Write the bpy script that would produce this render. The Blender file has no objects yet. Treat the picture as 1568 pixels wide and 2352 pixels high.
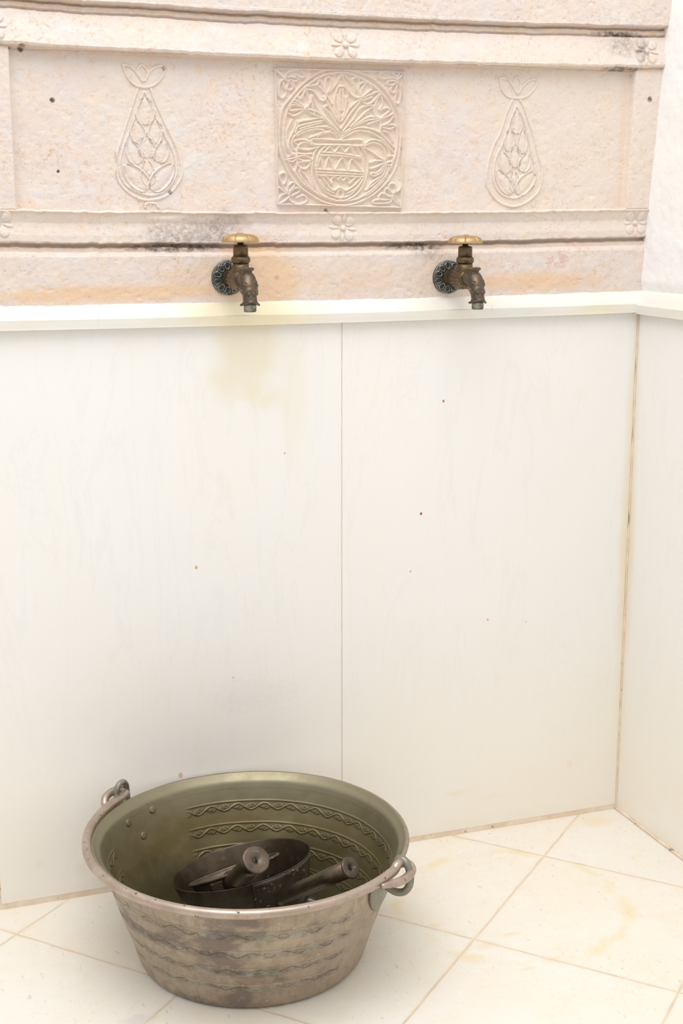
import bpy, math, random
import numpy as np
from mathutils import Vector, Matrix, noise as mnoise
random.seed(4); np.random.seed(4)
SC = bpy.context.scene
COL = SC.collection

# ---------------- camera ----------------
cd = bpy.data.cameras.new('camera'); cam = bpy.data.objects.new('camera', cd); COL.objects.link(cam)
SC.camera = cam
YAW, PITCH, FPX = 0.34747, 0.21716, 3184.7
cam.location = (-0.66004, -1.82077, 0.95705)
cam.rotation_euler = (math.pi/2 - PITCH, 0, -YAW)
cd.sensor_fit = 'VERTICAL'; cd.sensor_height = 36.0; cd.lens = FPX/2352*36.0
cd.clip_start = 0.05

# ---------------- light ----------------
w = bpy.data.worlds.new('sky'); SC.world = w; w.use_nodes = True
nt = w.node_tree; nt.nodes.clear()
out = nt.nodes.new('ShaderNodeOutputWorld'); bg = nt.nodes.new('ShaderNodeBackground')
tc = nt.nodes.new('ShaderNodeTexCoord'); sx = nt.nodes.new('ShaderNodeSeparateXYZ'); rp = nt.nodes.new('ShaderNodeValToRGB')
nt.links.new(tc.outputs['Generated'], sx.inputs[0]); 
mr = nt.nodes.new('ShaderNodeMapRange'); mr.inputs['From Min'].default_value = -1; mr.inputs['From Max'].default_value = 1
nt.links.new(sx.outputs['Z'], mr.inputs['Value']); nt.links.new(mr.outputs[0], rp.inputs[0])
rp.color_ramp.elements[0].position = 0.45; rp.color_ramp.elements[0].color = (0.46, 0.445, 0.415, 1)
rp.color_ramp.elements[1].position = 0.80; rp.color_ramp.elements[1].color = (1.0, 1.0, 1.0, 1)
nt.links.new(rp.outputs[0], bg.inputs['Color']); bg.inputs['Strength'].default_value = 0.90
nt.links.new(bg.outputs[0], out.inputs[0])
def area(name, loc, target, size, energy, col=(1, 1, 1)):
    l = bpy.data.lights.new(name, 'AREA'); l.shape = 'RECTANGLE'; l.size, l.size_y = size; l.energy = energy; l.color = col
    o = bpy.data.objects.new(name, l); COL.objects.link(o); o.location = loc
    o.rotation_euler = (Vector(target)-Vector(loc)).to_track_quat('-Z', 'Y').to_euler(); return o
area('skylight', (-0.6, -0.95, 2.9), (0, -0.1, 0.4), (2.0, 1.8), 36.0, (1.0, 0.985, 0.96))
SC.view_settings.view_transform = 'Standard'; SC.view_settings.look = 'None'; SC.view_settings.gamma = 1
SC.view_settings.use_curve_mapping = False; SC.view_settings.exposure = 0.27

# ---------------- helpers ----------------
def link(name, me, mat=None, parent=None, smooth=True):
    o = bpy.data.objects.new(name, me); COL.objects.link(o)
    if mat: me.materials.append(mat)
    if smooth: me.polygons.foreach_set('use_smooth', [True]*len(me.polygons))
    if parent: o.parent = parent
    return o
def empty(name, loc=(0, 0, 0), parent=None):
    o = bpy.data.objects.new(name, None); COL.objects.link(o); o.location = loc; o.empty_display_size = .02
    if parent: o.parent = parent
    return o
def tag(o, label=None, cat=None, group=None, kind=None):
    if label: o['label'] = label
    if cat: o['category'] = cat
    if group: o['group'] = group
    if kind: o['kind'] = kind
    return o
def mesh(V, F, name='mesh'):
    me = bpy.data.meshes.new(name); me.from_pydata([tuple(v) for v in V], [], [tuple(f) for f in F]); me.update(); return me
def grid_mesh(P, closed_u=False, keep=None, name='grid', flip=False):
    """P: (nu, nv, 3) array -> quad mesh"""
    nu, nv = P.shape[:2]; me = bpy.data.meshes.new(name)
    idx = np.arange(nu*nv).reshape(nu, nv)
    a = idx if closed_u else idx[:-1]
    b = np.roll(idx, -1, 0) if closed_u else idx[1:]
    q = np.stack([a[:, :-1], b[:, :-1], b[:, 1:], a[:, 1:]], -1).reshape(-1, 4)
    if flip: q = q[:, ::-1]
    V = P.reshape(-1, 3)
    used = None
    if keep is not None:
        k = keep.reshape(-1)[q].any(1); q = q[k]
        used = np.unique(q); remap = -np.ones(len(V), int); remap[used] = np.arange(len(used)); V = V[used]; q = remap[q]
    me.vertices.add(len(V)); me.vertices.foreach_set('co', V.astype(np.float32).ravel())
    me.loops.add(q.size); me.loops.foreach_set('vertex_index', q.ravel().astype(np.int32))
    me.polygons.add(len(q)); me.polygons.foreach_set('loop_start', np.arange(0, q.size, 4, dtype=np.int32))
    me.update(calc_edges=True)
    return me, used
def attr(me, name, vals):
    a = me.attributes.new(name, 'FLOAT', 'POINT'); a.data.foreach_set('value', np.asarray(vals, np.float32).ravel())
def join(parts):
    V, F = [], []
    for v, f in parts:
        n = len(V); V += [tuple(p) for p in v]; F += [tuple(i+n for i in q) for q in f]
    return V, F
def box(x0, x1, y0, y1, z0, z1):
    V = [(x, y, z) for x in (x0, x1) for y in (y0, y1) for z in (z0, z1)]
    return V, [(0, 1, 3, 2), (4, 6, 7, 5), (0, 4, 5, 1), (2, 3, 7, 6), (0, 2, 6, 4), (1, 5, 7, 3)]
def lathe(prof, n=64, M=None, rad=None, cap=True):
    """revolve (r, z) profile about Z; rad(theta, i) optional radius factor"""
    V, F = [], []
    m = len(prof)
    for j in range(n):
        t = 2*math.pi*j/n
        for i, (r, z) in enumerate(prof):
            k = rad(t, i) if rad else 1
            V.append((r*k*math.cos(t), r*k*math.sin(t), z))
    for j in range(n):
        a, b = j*m, ((j+1) % n)*m
        for i in range(m-1): F.append((a+i, b+i, b+i+1, a+i+1))
    if cap:
        if prof[0][0] > 1e-5: F.append(tuple(j*m for j in range(n))[::-1])
        if prof[-1][0] > 1e-5: F.append(tuple(j*m+m-1 for j in range(n)))
    if M is not None: V = [tuple(M @ Vector(v)) for v in V]
    return V, F
def frame(o, zaxis, xhint=(1, 0, 0)):
    z = Vector(zaxis).normalized(); x = Vector(xhint); x = (x-z*x.dot(z))
    if x.length < 1e-4: x = Vector((0, 1, 0)); x = x-z*x.dot(z)
    x.normalize(); y = z.cross(x)
    M = Matrix((x, y, z)).transposed().to_4x4(); M.translation = Vector(o); return M
def crom(pts, n=8, closed=False):
    P = [np.array(q, float) for q in pts]; outp = []
    L = len(P)
    if L == 2 and not closed: return [P[0]+(P[1]-P[0])*t for t in np.linspace(0, 1, n)]
    R = range(L if closed else L-1)
    for i in R:
        g = (lambda k: P[k % L]) if closed else (lambda k: P[min(max(k, 0), L-1)])
        p0, p1, p2, p3 = g(i-1), g(i), g(i+1), g(i+2)
        for s in range(n):
            t = s/n
            outp.append(.5*((2*p1)+(-p0+p2)*t+(2*p0-5*p1+4*p2-p3)*t*t+(-p0+3*p1-3*p2+p3)*t**3))
    if not closed: outp.append(P[-1])
    return outp
def tube(path, rad, n=16, closed=False, flat=1.0):
    P = [Vector(q) for q in path]; L = len(P); V, F = [], []
    up = None
    for i, q in enumerate(P):
        a = P[(i-1) % L] if (closed or i > 0) else q; b = P[(i+1) % L] if (closed or i < L-1) else q
        t = (b-a).normalized()
        if up is None:
            up = Vector((0, 0, 1)) if abs(t.z) < .9 else Vector((1, 0, 0))
        s = t.cross(up).normalized(); up = s.cross(t).normalized()
        r = rad[i] if hasattr(rad, '__len__') else rad
        for k in range(n):
            an = 2*math.pi*k/n; V.append(q+s*(r*math.cos(an))+up*(r*flat*math.sin(an)))
    for i in range(L if closed else L-1):
        a, b = i*n, ((i+1) % L)*n
        for k in range(n): F.append((a+k, b+k, b+(k+1) % n, a+(k+1) % n))
    if not closed:
        F.append(tuple(range(n))); F.append(tuple(range((L-1)*n, L*n))[::-1])
    return V, F
def ball(c, r, n=16, M=None):
    rx, ry, rz = r if hasattr(r, '__len__') else (r, r, r)
    prof = [(math.sin(math.pi*i/n), -math.cos(math.pi*i/n)) for i in range(n+1)]
    V, F = lathe([(max(a, 1e-4), b) for a, b in prof], n*2)
    V = [Vector((v[0]*rx, v[1]*ry, v[2]*rz)) for v in V]
    if M is not None: V = [M.to_3x3() @ v for v in V]
    return [tuple(v+Vector(c)) for v in V], F
def bevel(o, wdt, seg=2):
    m = o.modifiers.new('bevel', 'BEVEL'); m.width = wdt; m.segments = seg; m.limit_method = 'ANGLE'; m.angle_limit = .6; return o
def snoise(X, Z, sc, seed=0, oct=3):
    """cheap tileless value noise on arrays, -1..1"""
    rng = np.random.RandomState(seed); G = rng.rand(64, 64)*2-1; tot = 0; amp = 1; s = 0
    for k in range(oct):
        x = X/sc*(2**k)+17.3*k; z = Z/sc*(2**k)+5.1*k
        xi, zi = np.floor(x).astype(int), np.floor(z).astype(int); fx, fz = x-xi, z-zi
        fx = fx*fx*(3-2*fx); fz = fz*fz*(3-2*fz)
        g = lambda a, b: G[a % 64, b % 64]
        tot = tot+amp*((g(xi, zi)*(1-fx)+g(xi+1, zi)*fx)*(1-fz)+(g(xi, zi+1)*(1-fx)+g(xi+1, zi+1)*fx)*fz); s += amp; amp *= .55
    return tot/s
def sstep(a, b, x):
    t = np.clip((x-a)/(b-a), 0, 1); return t*t*(3-2*t)

# ---------------- materials ----------------
class NB:
    def __init__(s, name):
        s.m = bpy.data.materials.new(name); s.m.use_nodes = True; s.t = s.m.node_tree; s.t.nodes.clear()
        s.o = s.t.nodes.new('ShaderNodeOutputMaterial'); s.b = s.t.nodes.new('ShaderNodeBsdfPrincipled')
        s.t.links.new(s.b.outputs[0], s.o.inputs[0]); s.pos = s.t.nodes.new('ShaderNodeNewGeometry').outputs['Position']
        s.obj = s.t.nodes.new('ShaderNodeTexCoord').outputs['Object']
    def put(s, sock, v):
        if isinstance(v, bpy.types.NodeSocket): s.t.links.new(v, sock)
        elif isinstance(v, (tuple, list)) and len(v) == 3 and sock.type == 'RGBA': sock.default_value = (*v, 1)
        else: sock.default_value = v
    def set(s, name, v): s.put(s.b.inputs[name], v)
    def math(s, op, a, b=0.0, c=None, clamp=False):
        n = s.t.nodes.new('ShaderNodeMath'); n.operation = op; n.use_clamp = clamp
        s.put(n.inputs[0], a); s.put(n.inputs[1], b)
        if c is not None: s.put(n.inputs[2], c)
        return n.outputs[0]
    def vmath(s, op, a, b=(0, 0, 0)):
        n = s.t.nodes.new('ShaderNodeVectorMath'); n.operation = op; s.put(n.inputs[0], a); s.put(n.inputs[1], b)
        return n.outputs[1] if op in ('LENGTH', 'DISTANCE', 'DOT_PRODUCT') else n.outputs[0]
    def noise(s, scale, detail=4, rough=.55, vec=None, stretch=None, dist=0.0):
        n = s.t.nodes.new('ShaderNodeTexNoise'); n.inputs['Scale'].default_value = scale
        n.inputs['Detail'].default_value = detail; n.inputs['Roughness'].default_value = rough; n.inputs['Distortion'].default_value = dist
        v = vec or s.pos
        if stretch: v = s.vmath('MULTIPLY', v, stretch)
        s.t.links.new(v, n.inputs['Vector']); return n.outputs['Fac']
    def vor(s, scale, vec=None, feature='F1'):
        n = s.t.nodes.new('ShaderNodeTexVoronoi'); n.feature = feature; n.inputs['Scale'].default_value = scale
        s.t.links.new(vec or s.pos, n.inputs['Vector']); return n
    def ss(s, v, a, b, lo=0.0, hi=1.0):
        n = s.t.nodes.new('ShaderNodeMapRange'); n.interpolation_type = 'SMOOTHSTEP'; s.put(n.inputs['Value'], v)
        n.inputs['From Min'].default_value = a; n.inputs['From Max'].default_value = b
        n.inputs['To Min'].default_value = lo; n.inputs['To Max'].default_value = hi; return n.outputs[0]
    def mix(s, f, a, b):
        n = s.t.nodes.new('ShaderNodeMix'); n.data_type = 'RGBA'; s.put(n.inputs[0], f); s.put(n.inputs[6], a); s.put(n.inputs[7], b); return n.outputs[2]
    def attr(s, name):
        n = s.t.nodes.new('ShaderNodeAttribute'); n.attribute_name = name; return n.outputs['Fac']
    def blob(s, c, r, wob=.6, nsc=40, soft=(1.0, .2)):
        """1 inside a ragged ellipsoid at c with radii r"""
        d = s.vmath('SUBTRACT', s.pos, c); d = s.vmath('DIVIDE', d, r); l = s.vmath('LENGTH', d)
        nn = s.math('MULTIPLY_ADD', s.noise(nsc, 4), wob*2, -wob); l = s.math('ADD', l, nn)
        return s.ss(l, soft[0], soft[1])
    def bump(s, h, strength=.3, dist=.001):
        n = s.t.nodes.new('ShaderNodeBump'); n.inputs['Strength'].default_value = strength; n.inputs['Distance'].default_value = dist
        s.put(n.inputs['Height'], h); s.t.links.new(n.outputs[0], s.b.inputs['Normal'])
def mk_stone():
    n = NB('carved_limestone')
    c = n.mix(n.ss(n.noise(9, 6, .6), .35, .65), (.725, .63, .60), (.735, .655, .595))
    c = n.mix(n.ss(n.noise(26, 5, .7), .52, .72), c, (.745, .70, .675))
    c = n.mix(n.math('MULTIPLY', n.ss(n.noise(38, 7, .72), .46, .64), .5), c, (.79, .64, .53))
    c = n.mix(n.math('MULTIPLY', n.ss(n.noise(80, 7, .8), .55, .64), .6), c, (.70, .50, .33))      # ochre pitting
    c = n.mix(n.math('MULTIPLY', n.ss(n.noise(21, 6, .7), .50, .64), .5), c, (.71, .665, .675))      # bluish-grey veils
    c = n.mix(n.math('MULTIPLY', n.ss(n.noise(7, 3, .5), .46, .6), n.math('MULTIPLY', n.ss(n.noise(170, 4, .8), .54, .63), .7)), c, (.60, .43, .30))
    c = n.mix(n.math('MULTIPLY', n.ss(n.noise(14, 4, .6, stretch=(1, 1, 2.2)), .66, .78), .35), c, (.75, .50, .40))
    c = n.mix(n.math('MULTIPLY', n.attr('ochre'), .85), c, (.76, .54, .36))
    c = n.mix(n.math('MULTIPLY', n.attr('cream'), .7), c, (.80, .695, .575))
    c = n.mix(n.math('MULTIPLY', n.attr('red'), .6), c, (.62, .22, .18))
    sp = n.math('MULTIPLY', n.ss(n.noise(330, 3, .6), .66, .71), .55)
    c = n.mix(sp, c, (.42, .33, .26))
    g = n.math('MULTIPLY', n.attr('grime'), n.ss(n.noise(150, 5, .75), .30, .62), clamp=True)
    c = n.mix(n.math('MULTIPLY', g, .95), c, (.14, .11, .10))
    n.set('Base Color', c); n.set('Roughness', .62); n.set('Specular IOR Level', .3)
    h = n.math('ADD', n.noise(90, 6, .7), n.math('MULTIPLY', n.noise(500, 3), .35)); n.bump(h, .55, .0014)
    return n.m
def mk_marble(side=False):
    n = NB('marble_side' if side else 'marble_slab_stone')
    c = n.mix(n.ss(n.noise(3.2, 5, .6, stretch=(1, 1, .35), dist=.5), .35, .7), (.865, .858, .845), (.87, .852, .82))
    v = n.noise(5, 8, .62, stretch=(2.2, 2.2, .45), dist=1.2)
    c = n.mix(n.math('MULTIPLY', n.ss(n.math('ABSOLUTE', n.math('SUBTRACT', v, .5)), .02, .0), .14), c, (.72, .715, .70))
    c = n.mix(n.math('MULTIPLY', n.ss(n.noise(16, 6, .7, stretch=(1.6, 1.6, .5)), .55, .75), .30), c, (.82, .74, .60))
    c = n.mix(n.math('MULTIPLY', n.ss(n.noise(11, 5, .6, stretch=(3, 3, .6)), .60, .74), .35), c, (.77, .765, .76))
    if not side:
        c = n.mix(n.math('MULTIPLY', n.blob((-.135, 0, .765), (.07, 1, .12), 1.0, 16), .5), c, (.82, .71, .47))
        c = n.mix(n.math('MULTIPLY', n.blob((-.07, 0, .70), (.03, 1, .16), .4, 20), .25), c, (.84, .76, .55))
        c = n.mix(n.math('MULTIPLY', n.blob((.475, 0, .45), (.022, 1, .55), .3, 14), .6), c, (.81, .69, .47))
        c = n.mix(n.math('MULTIPLY', n.blob((-.14, 0, .27), (.09, 1, .035), 1.0, 130), .13), c, (.52, .50, .49))
        for x, z, r, col in ((.156, .682, .0017, (.45, .13, .06)), (.123, .518, .0019, (.42, .07, .03)), (.107, .432, .0012, (.6, .3, .12)),
                             (-.215, .467, .0022, (.7, .42, .2)), (-.245, .163, .0035, (.66, .36, .2)), (.385, .09, .006, (.8, .62, .32)),
                             (.235, .345, .0016, (.7, .4, .25)), (.30, .335, .0012, (.7, .5, .3)), (-.085, .62, .001, (.3, .3, .3)), (-.165, .30, .001, (.3, .28, .25))):
            c = n.mix(n.blob((x, 0, z), (r, 1, r*1.3), .25, 300, (1.2, .6)), c, col)
        for x, z, rx, rz in ((-.39, .045, .012, .016), (-.35, .07, .01, .01), (.19, .07, .03, .007), (.25, .055, .022, .006), (-.45, .06, .008, .01)):
            c = n.mix(n.math('MULTIPLY', n.blob((x, 0, z), (rx, 1, rz), .7, 70), .45), c, (.80, .58, .32))
    else:
        c = n.mix(n.math('MULTIPLY', n.blob((.48, -.0, .4), (1, .022, .5), .3, 14), .5), c, (.80, .66, .46))
        c = n.mix(n.math('MULTIPLY', n.ss(n.math('ADD', n.math('MULTIPLY', n.noise(20, 4), .03), n.t.nodes.new('ShaderNodeSeparateXYZ').outputs[2]), .03, .0), .0), c, (.8, .7, .5))
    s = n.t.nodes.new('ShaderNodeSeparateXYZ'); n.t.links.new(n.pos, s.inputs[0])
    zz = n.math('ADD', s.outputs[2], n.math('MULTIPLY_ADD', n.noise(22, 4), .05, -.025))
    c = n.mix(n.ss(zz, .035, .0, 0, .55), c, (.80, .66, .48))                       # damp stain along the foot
    c = n.mix(n.math('MULTIPLY', n.ss(zz, .45, .05), n.ss(n.noise(4, 4), .3, .6, .35, .8)), c, (.86, .81, .72))   # warm light bounced off the floor, painted into the lower wall
    n.set('Base Color', c); n.set('Roughness', .33); n.set('Specular IOR Level', .4)
    n.bump(n.noise(30, 4), .05, .001)
    return n.m
def mk_ledge():
    n = NB('ledge_marble')
    c = n.mix(n.ss(n.noise(7, 5), .4, .65), (.81, .79, .75), (.81, .775, .70))
    c = n.mix(n.math('MULTIPLY', n.blob((-.14, 0, .81), (.15, 1, .06), .5, 22), .8), c, (.80, .70, .46))
    c = n.mix(n.math('MULTIPLY', n.blob((.26, 0, .808), (.10, 1, .02), .5, 30), .4), c, (.68, .67, .68))
    c = n.mix(n.math('MULTIPLY', n.blob((.40, 0, .808), (.06, 1, .012), .5, 30), .5), c, (.82, .74, .50))
    for x in (-.34, .225):
        c = n.mix(n.math('MULTIPLY', n.blob((x, 0, .815), (.0009, 1, .012), .5, 120), .5), c, (.6, .48, .36))
    c = n.mix(n.math('MULTIPLY', n.ss(n.noise(34, 5, .7), .62, .75), .4), c, (.80, .68, .50))
    n.set('Base Color', c); n.set('Roughness', .4); n.bump(n.noise(40, 5), .12, .001); return n.m
def mk_plaster():
    n = NB('white_plaster')
    c = n.mix(n.ss(n.noise(6, 4), .4, .7), (.87, .87, .875), (.88, .875, .86))
    c = n.mix(n.math('MULTIPLY', n.ss(n.noise(38, 3), .70, .78), .5), c, (.84, .80, .70))
    n.set('Base Color', c); n.set('Roughness', .8); n.bump(n.math('ADD', n.noise(35, 5), n.noise(160, 3)), .3, .0015); return n.m
def mk_floor():
    n = NB('limestone_tiles'); A = math.radians(42.3)
    ca, sa = math.cos(A), math.sin(A)
    u = n.vmath('DOT_PRODUCT', n.pos, (ca, sa, 0)); v = n.vmath('DOT_PRODUCT', n.pos, (sa, -ca, 0))
    wob = n.math('MULTIPLY_ADD', n.noise(18, 4), .004, -.002)
    def line(q, off):
        q = n.math('ADD', n.math('SUBTRACT', q, off), wob); q = n.math('DIVIDE', q, .2745)
        f = n.math('ABSOLUTE', n.math('SUBTRACT', n.math('FRACT', n.math('ADD', q, 40.5)), .5)); return n.math('MULTIPLY', f, .2745), n.math('FLOOR', n.math('ADD', q, 40))
    fu, iu = line(u, U0); fv, iv = line(v, V0)
    g = n.math('MINIMUM', fu, fv)
    grout = n.ss(n.math('ADD', g, n.math('MULTIPLY_ADD', n.noise(120, 3), .0016, -.0008)), .0021, .0011)
    halo = n.ss(n.math('ADD', g, n.math('MULTIPLY_ADD', n.noise(25, 4), .02, -.01)), .008, .0)
    wn = n.t.nodes.new('ShaderNodeTexWhiteNoise'); wn.noise_dimensions = '2D'
    cx = n.t.nodes.new('ShaderNodeCombineXYZ'); n.put(cx.inputs[0], iu); n.put(cx.inputs[1], iv); n.t.links.new(cx.outputs[0], wn.inputs['Vector'])
    c = n.mix(n.ss(n.noise(5, 6, .6), .35, .65), (.80, .765, .70), (.80, .74, .64))
    c = n.mix(n.math('MULTIPLY', wn.outputs['Value'], .35), c, (.79, .76, .735))
    c = n.mix(n.math('MULTIPLY', n.ss(n.noise(18, 6, .7), .50, .70), .45), c, (.79, .69, .53))
    c = n.mix(n.math('MULTIPLY', n.ss(n.noise(60, 6, .8), .50, .68), .35), c, (.76, .68, .55))
    c = n.mix(n.math('MULTIPLY', n.ss(n.noise(33, 5, .7), .56, .70), .4), c, (.83, .815, .79))
    # pin-holes and faint tooling strokes
    st = n.noise(130, 3, .6, vec=n.vmath('ADD', n.vmath('MULTIPLY', n.pos, (1, 1, 1)), (0, 0, 0)), stretch=(1, .35, 1))
    tl = n.vmath('ADD', n.vmath('MULTIPLY', n.pos, (0, 0, 0)), (0, 0, 0)); cc = n.t.nodes.new('ShaderNodeCombineXYZ'); n.put(cc.inputs[0], n.math('MULTIPLY', v, 5.0)); n.put(cc.inputs[1], n.math('MULTIPLY', u, 1.0))
    tool = n.ss(n.noise(75, 3, .6, vec=cc.outputs[0]), .60, .68)
    tool = n.math('MULTIPLY', tool, n.ss(n.noise(6, 3), .45, .62)); c = n.mix(n.math('MULTIPLY', tool, .40), c, (.55, .49, .36))
    c = n.mix(n.math('MULTIPLY', n.ss(st, .64, .72), .55), c, (.55, .50, .36))
    # ring left by a bucket
    d = n.vmath('LENGTH', n.vmath('MULTIPLY', n.vmath('SUBTRACT', n.pos, (.17, -.225, 0)), (1, 1, 0)))
    ring = n.ss(n.math('ABSOLUTE', n.math('ADD', n.math('SUBTRACT', d, .158), n.math('MULTIPLY_ADD', n.noise(14, 4), .05, -.025))), .014, .002)
    ring = n.math('MULTIPLY', ring, n.ss(n.noise(11, 3), .42, .62))
    c = n.mix(n.math('MULTIPLY', ring, .5), c, (.76, .62, .34))
    for x, y, rx, ry in ((.115, -.385, .018, .006), (.155, -.375, .02, .006), (.045, -.245, .016, .008), (.09, -.315, .028, .014), (.42, -.03, .05, .03), (.135, -.30, .02, .006)):
        c = n.mix(n.math('MULTIPLY', n.blob((x, y, 0), (rx, ry, 1), .6, 60), .42), c, (.76, .60, .36))
    c = n.mix(n.math('MULTIPLY', n.blob((-.38, -.33, 0), (.03, .02, 1), .8, 60), .4), c, (.55, .52, .52))
    c = n.mix(n.math('MULTIPLY', halo, .30), c, (.78, .62, .46))
    gc = n.mix(n.ss(n.noise(30, 4), .4, .7), (.72, .61, .47), (.60, .53, .43))
    c = n.mix(n.math('MULTIPLY', grout, n.ss(n.noise(13, 3), .3, .5, .55, 1)), c, gc)
    # dirt line along the back wall
    sp = n.t.nodes.new('ShaderNodeSeparateXYZ'); n.t.links.new(n.pos, sp.inputs[0])
    n.set('Base Color', c); n.set('Roughness', .5); n.set('Specular IOR Level', .3)
    n.bump(n.math('SUBTRACT', n.math('MULTIPLY', n.noise(70, 5), .25), grout), .35, .0012); return n.m
def mk_mortar():
    n = NB('tan_mortar'); c = n.mix(n.ss(n.noise(40, 5), .35, .65), (.74, .59, .45), (.80, .71, .58))
    c = n.mix(n.math('MULTIPLY', n.ss(n.noise(90, 4), .64, .70), .8), c, (.25, .2, .16))
    n.set('Base Color', c); n.set('Roughness', .85); n.bump(n.noise(150, 4), .5, .001); return n.m
def mk_copper():
    n = NB('tinned_copper')
    ins = n.attr('inside'); gr = n.attr('groove')
    co = n.mix(n.ss(n.noise(14, 6, .65), .38, .62), (.445, .372, .29), (.355, .29, .22))
    co = n.mix(n.math('MULTIPLY', n.ss(n.noise(9, 5, .6, stretch=(1, 1, 1.7)), .52, .62), .7), co, (.15, .12, .115))
    co = n.mix(n.math('MULTIPLY', n.ss(n.noise(27, 5, .7), .58, .70), .35), co, (.31, .35, .30))
    co = n.mix(n.math('MULTIPLY', n.ss(n.noise(60, 6, .75, stretch=(1, 1, .4)), .50, .64), .45), co, (.22, .18, .135))
    co = n.mix(n.math('MULTIPLY', n.ss(n.noise(85, 6, .75), .55, .66), .4), co, (.50, .44, .35))
    co = n.mix(n.math('MULTIPLY', n.ss(n.noise(230, 2), .69, .74), .6), co, (.62, .6, .5))
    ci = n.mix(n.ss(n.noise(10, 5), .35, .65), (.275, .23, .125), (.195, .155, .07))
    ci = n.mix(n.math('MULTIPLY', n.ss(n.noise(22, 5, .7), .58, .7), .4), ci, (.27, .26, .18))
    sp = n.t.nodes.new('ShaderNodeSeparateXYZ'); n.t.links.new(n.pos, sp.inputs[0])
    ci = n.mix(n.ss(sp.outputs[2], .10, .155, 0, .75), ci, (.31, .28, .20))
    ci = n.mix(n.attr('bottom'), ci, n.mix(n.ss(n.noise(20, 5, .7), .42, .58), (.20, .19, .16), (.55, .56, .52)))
    c = n.mix(ins, co, ci)
    c = n.mix(n.math('MULTIPLY', gr, n.math('MULTIPLY_ADD', n.noise(60, 4), 2.2, -.15, clamp=True)), c, n.mix(ins, n.mix(n.ss(n.noise(45, 3), .47, .62), (.09, .075, .062), (.27, .31, .27)), (.085, .068, .032)))
    n.set('Base Color', c); n.set('Metallic', n.math('MULTIPLY_ADD', gr, -.4, .72))
    r = n.math('MULTIPLY_ADD', n.noise(60, 4), .3, .30); r = n.math('MULTIPLY_ADD', n.attr('bottom'), -.22, r)
    n.set('Roughness', r); n.bump(n.math('ADD', n.noise(25, 3), n.math('MULTIPLY', n.noise(240, 3), .15)), .25, .0015)
    return n.m
def mk_metal(name, c1, c2, c3=None, rough=.4, metal=.8, sc=40, spot=None, f=.5, bump=.25, edge=None):
    n = NB(name); c = n.mix(n.ss(n.noise(sc, 5, .65, vec=n.obj), .38, .62), c1, c2)
    if c3: c = n.mix(n.math('MULTIPLY', n.ss(n.noise(sc*2.3, 5, .7, vec=n.obj), .58, .68), f), c, c3)
    if spot: c = n.mix(n.ss(n.noise(sc*5, 3, .6, vec=n.obj), .645, .70), c, spot)
    if edge: c = n.mix(n.math('MULTIPLY', n.attr('edge'), n.ss(n.noise(sc*2, 3, .6, vec=n.obj), .38, .55, .25, .9)), c, edge)
    n.set('Base Color', c); n.set('Metallic', metal); n.set('Roughness', n.math('MULTIPLY_ADD', n.noise(sc*2, 4, vec=n.obj), .3, rough-.15))
    n.bump(n.noise(sc*4, 4, vec=n.obj), bump, .0008); return n.m
A = math.radians(42.3)
U0, V0 = 0.081*math.cos(A)+(-.295)*math.sin(A), 0.081*math.sin(A)+.295*math.cos(A)
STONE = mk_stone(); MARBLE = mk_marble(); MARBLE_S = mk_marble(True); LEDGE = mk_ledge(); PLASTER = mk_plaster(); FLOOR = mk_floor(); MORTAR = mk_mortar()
COPPER = mk_copper()
BAIL = mk_metal('bail_copper', (.50, .41, .345), (.42, .335, .275), (.56, .48, .40), .38, .75, 30, (.10, .07, .065))
DARKCU = mk_metal('smoked_copper', (.075, .058, .042), (.12, .09, .058), (.17, .12, .07), .38, .8, 22)
DARKCU2 = mk_metal('worn_bronze', (.10, .075, .058), (.16, .12, .09), (.06, .05, .04), .42, .75, 30, (.55, .5, .45))
PATCHY = mk_metal('crusted_copper', (.07, .055, .045), (.11, .085, .06), (.34, .31, .29), .5, .6, 34, (.55, .5, .46), .9)
BRONZE = mk_metal('tap_bronze', (.10, .07, .036), (.16, .112, .062), (.075, .07, .05), .4, .75, 60, (.35, .34, .30), .6)
BRONZE2 = mk_metal('tap_spout_bronze', (.145, .10, .066), (.095, .075, .055), (.33, .33, .33), .38, .7, 75, None, .5)
PEWTER = mk_metal('dark_pewter', (.03, .032, .031), (.06, .063, .06), (.26, .28, .26), .4, .55, 70, None, .35, edge=(.36, .36, .32))
BRASS = mk_metal('satin_brass', (.58, .41, .21), (.50, .35, .18), None, .5, .85, 30, bump=.08)
BLACK = mk_metal('dark_gap_metal', (.02, .018, .015), (.03, .025, .02), None, .6, .4, 30)
VERD = mk_metal('limescaled_bronze', (.12, .125, .09), (.30, .32, .25), (.05, .05, .035), .55, .4, 150, None, .8)
OLIVE = mk_metal('olive_rivet_copper', (.22, .19, .12), (.28, .22, .15), (.17, .13, .10), .4, .7, 80)
TEAL = mk_metal('verdigris_copper', (.22, .22, .18), (.28, .25, .20), (.30, .37, .34), .45, .6, 60, (.6, .6, .55), .8)

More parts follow.
